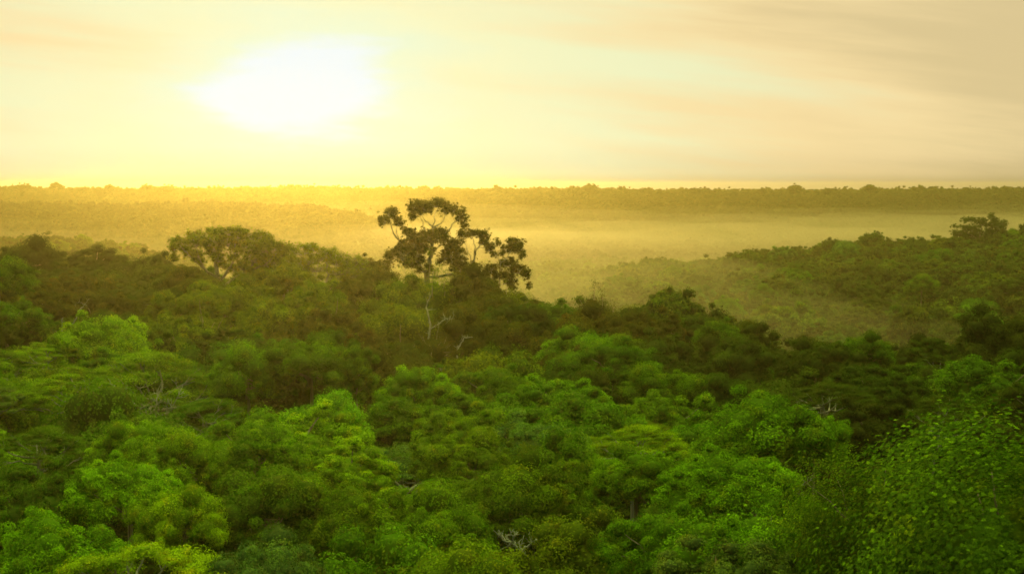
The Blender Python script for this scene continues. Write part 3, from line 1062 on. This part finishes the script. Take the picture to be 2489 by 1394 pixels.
M_HOR = leaf_mat("horizon_foliage", 'random', [(0.0, (.018, .018, .011)), (1.0, (.038, .036, .022)), (.5, (.028, .024, .016))])
HOR_OBS = []
for o_ in FAR_OBS:
    me_ = o_.data.copy()
    me_.materials.clear()
    me_.materials.append(M_HOR)
    HOR_OBS.append(bpy.data.objects.new("horizon_crown", me_))


def scatter(y0, y1, tmax, spacing, rng, cond=None, drop=(0, 1.6), size=(.75, 1.35)):
    n = int(tmax * (y1 ** 2 - y0 ** 2) / spacing ** 2)
    y = np.sqrt(rng.uniform(y0 ** 2, y1 ** 2, n))
    t = rng.uniform(-tmax, tmax, n)
    x = t * y
    u = t * F + U0
    if cond is not None:
        k = cond(u, y)
        x, y = x[k], y[k]
    n = len(x)
    h = depth(x, y) + rng.normal(drop[0], drop[1], n)
    P = np.stack([x, y, CZ - h], 1)
    rot = np.stack([rng.normal(0, .05, n), rng.normal(0, .05, n), rng.uniform(0, 6.28, n)], 1)
    s = rng.uniform(*size, n)[:, None] * np.stack([rng.uniform(.9, 1.1, n), rng.uniform(.9, 1.1, n), rng.uniform(.9, 1.3, n)], 1)
    return P, rot, s


def cat(L): return [np.concatenate([l[i] for l in L]) for i in range(3)]


rn = np.random.default_rng(9)
parts = [scatter(190, 360, .46, 8.6, rn, lambda u, y: (y > near_end(u) + 6), (1, 1.8), (.7, 1.2)),
         scatter(360, 900, .46, 11.0, rn, None, (1.0, 2.8), (.8, 1.75)),
         scatter(900, 1250, .44, 11, rn, None, (1, 1.8), (.9, 2.0))]
# trees of the near hill to either side of the frame
parts.append(scatter(50, 340, .62, 8.5, rn, lambda u, y: (y < near_end(u)) & ((u < -190) | (u > 2670)) & (np.abs(u - U0) * y / F > .364 * y + 9) & (y > 75), (1, 1.5), (.7, 1.2)))
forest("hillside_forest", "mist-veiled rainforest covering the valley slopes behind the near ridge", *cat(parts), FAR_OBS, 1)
parts = [scatter(1250, 1800, .42, 13, rn, None, (1, 2), (1.0, 1.8)), scatter(1800, 2350, .42, 12, rn, None, (1, 3.0), (1.1, 2.6)),
         scatter(2350, 3200, .42, 30, rn, None, (1, 2.0), (1.5, 2.2))]
ex = [(1435, 449, 1.9), (1208, 452, 1.5), (1930, 450, 2.0), (2112, 450, 1.9), (2265, 456, 1.5), (2345, 457, 1.9), (2420, 456, 1.6), (1685, 458, 1.5),
      (140, 444, 1.8), (270, 449, 1.6), (410, 450, 1.7), (1850, 459, 1.4), (2010, 459, 1.4), (1560, 459, 1.3), (60, 447, 1.8), (1110, 458, 1.2)]
EP = np.array([at(u, v, 2060 + 30 * math.sin(u)) for u, v, s_ in ex])
parts.append((EP, np.zeros((len(ex), 3)), np.array([[s_, s_, s_ * .9] for u, v, s_ in ex])))
forest("horizon_forest", "far rainforest ridge fading into golden haze along the horizon", *cat(parts), HOR_OBS, 2)
# lower storey between and under the near crowns
parts = [scatter(48, 345, .66, 5.2, rn, lambda u, y: (y < near_end(u) + 15), (9.3, 1.4), (.55, .95))]
if LEFT:
    LP_ = np.array([(f[0], f[1], f[2] - 2.0) for f in LEFT])
    ls_ = np.array([[f[3] / 12.0] * 3 for f in LEFT])
    parts.append((LP_, np.zeros((len(LEFT), 3)), ls_))
forest("understory", "dense lower storey of foliage filling gaps between the near trees", *cat(parts), MID_OBS, 3)

# ------------------------------------------------------------------ air
def box(name, x0, x1, y0, y1, z0, z1, mat):
    V = np.array([[x, y, z] for z in (z0, z1) for y in (y0, y1) for x in (x0, x1)], float)
    Q = np.array([[0, 2, 3, 1], [4, 5, 7, 6], [0, 1, 5, 4], [2, 6, 7, 3], [0, 4, 6, 2], [1, 3, 7, 5]])
    return obj(name, mesh_np(name, V, [Q], [mat]))


def vol(name, col, dens, an):
    m = bpy.data.materials.new(name)
    m.use_nodes = True
    N_ = NT(m.node_tree)
    o_ = N_.n('ShaderNodeOutputMaterial')
    p = N_.n('ShaderNodeVolumePrincipled')
    p.inputs['Color'].default_value = (*col, 1)
    p.inputs['Density'].default_value = dens
    p.inputs['Anisotropy'].default_value = an
    N_.nt.links.new(p.outputs[0], o_.inputs['Volume'])
    return m


zmin = float(GZ.min())
hz = box("haze", -6100, 6100, -1600, 4500, zmin - 1.0, CZ + 14, vol("haze_air", (.84, .70, .26), .000085, .81))
tag(hz, "thin golden haze hanging in the air over the whole forest", kind="stuff")
mist_m = vol("mist_air", (.48, .41, .28), .00080, .70)
def mist_bank(x0, x1, y0, y1, top, amp, seed, mat, nx_=60, ny_=44):
    """closed bank of mist whose upper surface rolls and thins out towards its rim"""
    X_, Y_ = np.meshgrid(np.linspace(x0, x1, nx_), np.linspace(y0, y1, ny_))
    s_ = seed
    w_ = np.sin(X_ / 170 + s_) * np.sin(Y_ / 210 + s_ * 2) + .6 * np.sin(X_ / 67 + Y_ / 90 + s_) + .35 * np.sin(X_ / 31 - Y_ / 47) + .2 * np.sin(X_ / 17 + Y_ / 23)
    edge = np.minimum(np.minimum((X_ - x0) / (x1 - x0), (x1 - X_) / (x1 - x0)) * 5, np.minimum((Y_ - y0) / (y1 - y0), (y1 - Y_) / (y1 - y0)) * 5)
    edge = sm(edge, 0, 1)
    zb = zmin - .5
    Zt = zb + 2 + (top(X_, Y_) + amp * w_ - zb) * (.35 + .65 * edge)
    n_ = nx_ * ny_
    Vt = np.stack([X_, Y_, Zt], -1).reshape(-1, 3)
    Vb = np.stack([X_, Y_, X_ * 0 + zb], -1).reshape(-1, 3)
    I_ = np.arange(n_).reshape(ny_, nx_)
    up_ = np.stack([I_[:-1, :-1], I_[:-1, 1:], I_[1:, 1:], I_[1:, :-1]], -1).reshape(-1, 4)
    dn_ = up_[:, ::-1] + n_
    rim = np.concatenate([I_[0, :], I_[1:, -1], I_[-1, -2::-1], I_[-2:0:-1, 0]])
    r2 = np.roll(rim, -1)
    sd = np.stack([rim, rim + n_, r2 + n_, r2], -1)
    return obj("mist", mesh_np("mist", np.concatenate([Vt, Vb]), [np.concatenate([up_, dn_, sd])], [mat]))


mb = mist_bank(-1500, 1500, 880, 2085, lambda X_, Y_: CZ - 45 + 7 * sm(Y_, 1000, 1900), 4.0, 1.3, mist_m)
mt = mist_bank(-1700, 1700, 900, 2120, lambda X_, Y_: CZ - 36 + 13 * sm(Y_, 1000, 2000), 3.5, 2.7, vol("thin_mist_air", (.53, .44, .30), .00028, .72))
tag(mt, "thin veil of mist over the deeper bank in the far valley", kind="stuff")
tag(mb, "bank of low mist lying in the far valley before the horizon ridge", kind="stuff")


nm = mist_bank(-800, 300, 300, 880, lambda X_, Y_: CZ - 40 + 0 * X_, 2.5, 4.1, vol("near_mist_air", (.48, .43, .24), .0010, .6))
tag(nm, "soft mist pooling in the near valley behind the first ridge", kind="stuff")

# ------------------------------------------------------------------ labels
def proj(x, y, z):
    return U0 + x / y * F, VH + (CZ - z) / y * F


MARKS = [("the tall emergent tree", 1045, 600), ("the umbrella-crowned tree", 560, 600), ("the feathery ridge tree", 800, 640), ("the forked snag", 175, 770),
         ("the spreading bare tree", 345, 990), ("the crooked bare tree", 1050, 830), ("the big-leaved tree", 2400, 1150), ("the hooked bare branch", 1925, 1190),
         ("the thick pale fork", 1270, 1335), ("the flat-topped hillside tree", 2385, 560), ("the curly bare twigs", 430, 1125), ("the notch of mist", 1330, 690), ("the far left rise", 170, 570)]
OWN = {0: None}
ORD = ['closest', 'second closest', 'third closest', 'fourth closest', 'fifth closest', 'sixth closest', 'seventh closest', 'eighth closest', 'ninth closest',
       'tenth closest', 'eleventh closest', 'twelfth closest', 'thirteenth closest', 'fourteenth closest']
keys = {}
for t in TREES:
    if t['kind'] == 'special': continue
    root = t['root']
    u, v = proj(t['x'], t['y'], t['z'])
    v += .28 * t['w'] / t['y'] * F * .5
    if t['kind'] == 'rosette':
        lab = "huge big-leaved tree with bright leaf tufts filling the bottom right corner" if t['w'] > 12 else \
            "smaller big-leaved tree leaning against the left side of the huge big-leaved tree"
        tag(root, lab, "tree", "trees of the near canopy")
        continue
    best = min(MARKS, key=lambda m_: math.hypot(m_[1] - u, (m_[2] - v) * 1.3))
    du, dv = u - best[1], v - best[2]
    hor = 'left' if du < 0 else 'right'
    if abs(dv) < .4 * abs(du): rel = hor + ' of'
    elif abs(du) < .4 * abs(dv): rel = 'above' if dv < 0 else 'below'
    else: rel = ('above' if dv < 0 else 'below') + ' and ' + hor + ' of'
    keys.setdefault((t['tone'], FORM_WORD[t['kind']], rel, best[0]), []).append((math.hypot(du, dv), t))
for (tone, form, rel, mark), L in keys.items():
    L.sort(key=lambda q_: q_[0])
    for i, (d_, t) in enumerate(L):
        lab = "%s %s tree %s %s" % (tone, form, rel, mark)
        if len(L) > 1: lab = ORD[min(i, 13)] + " " + lab
        tag(t['root'], lab, "tree", "trees of the near canopy")
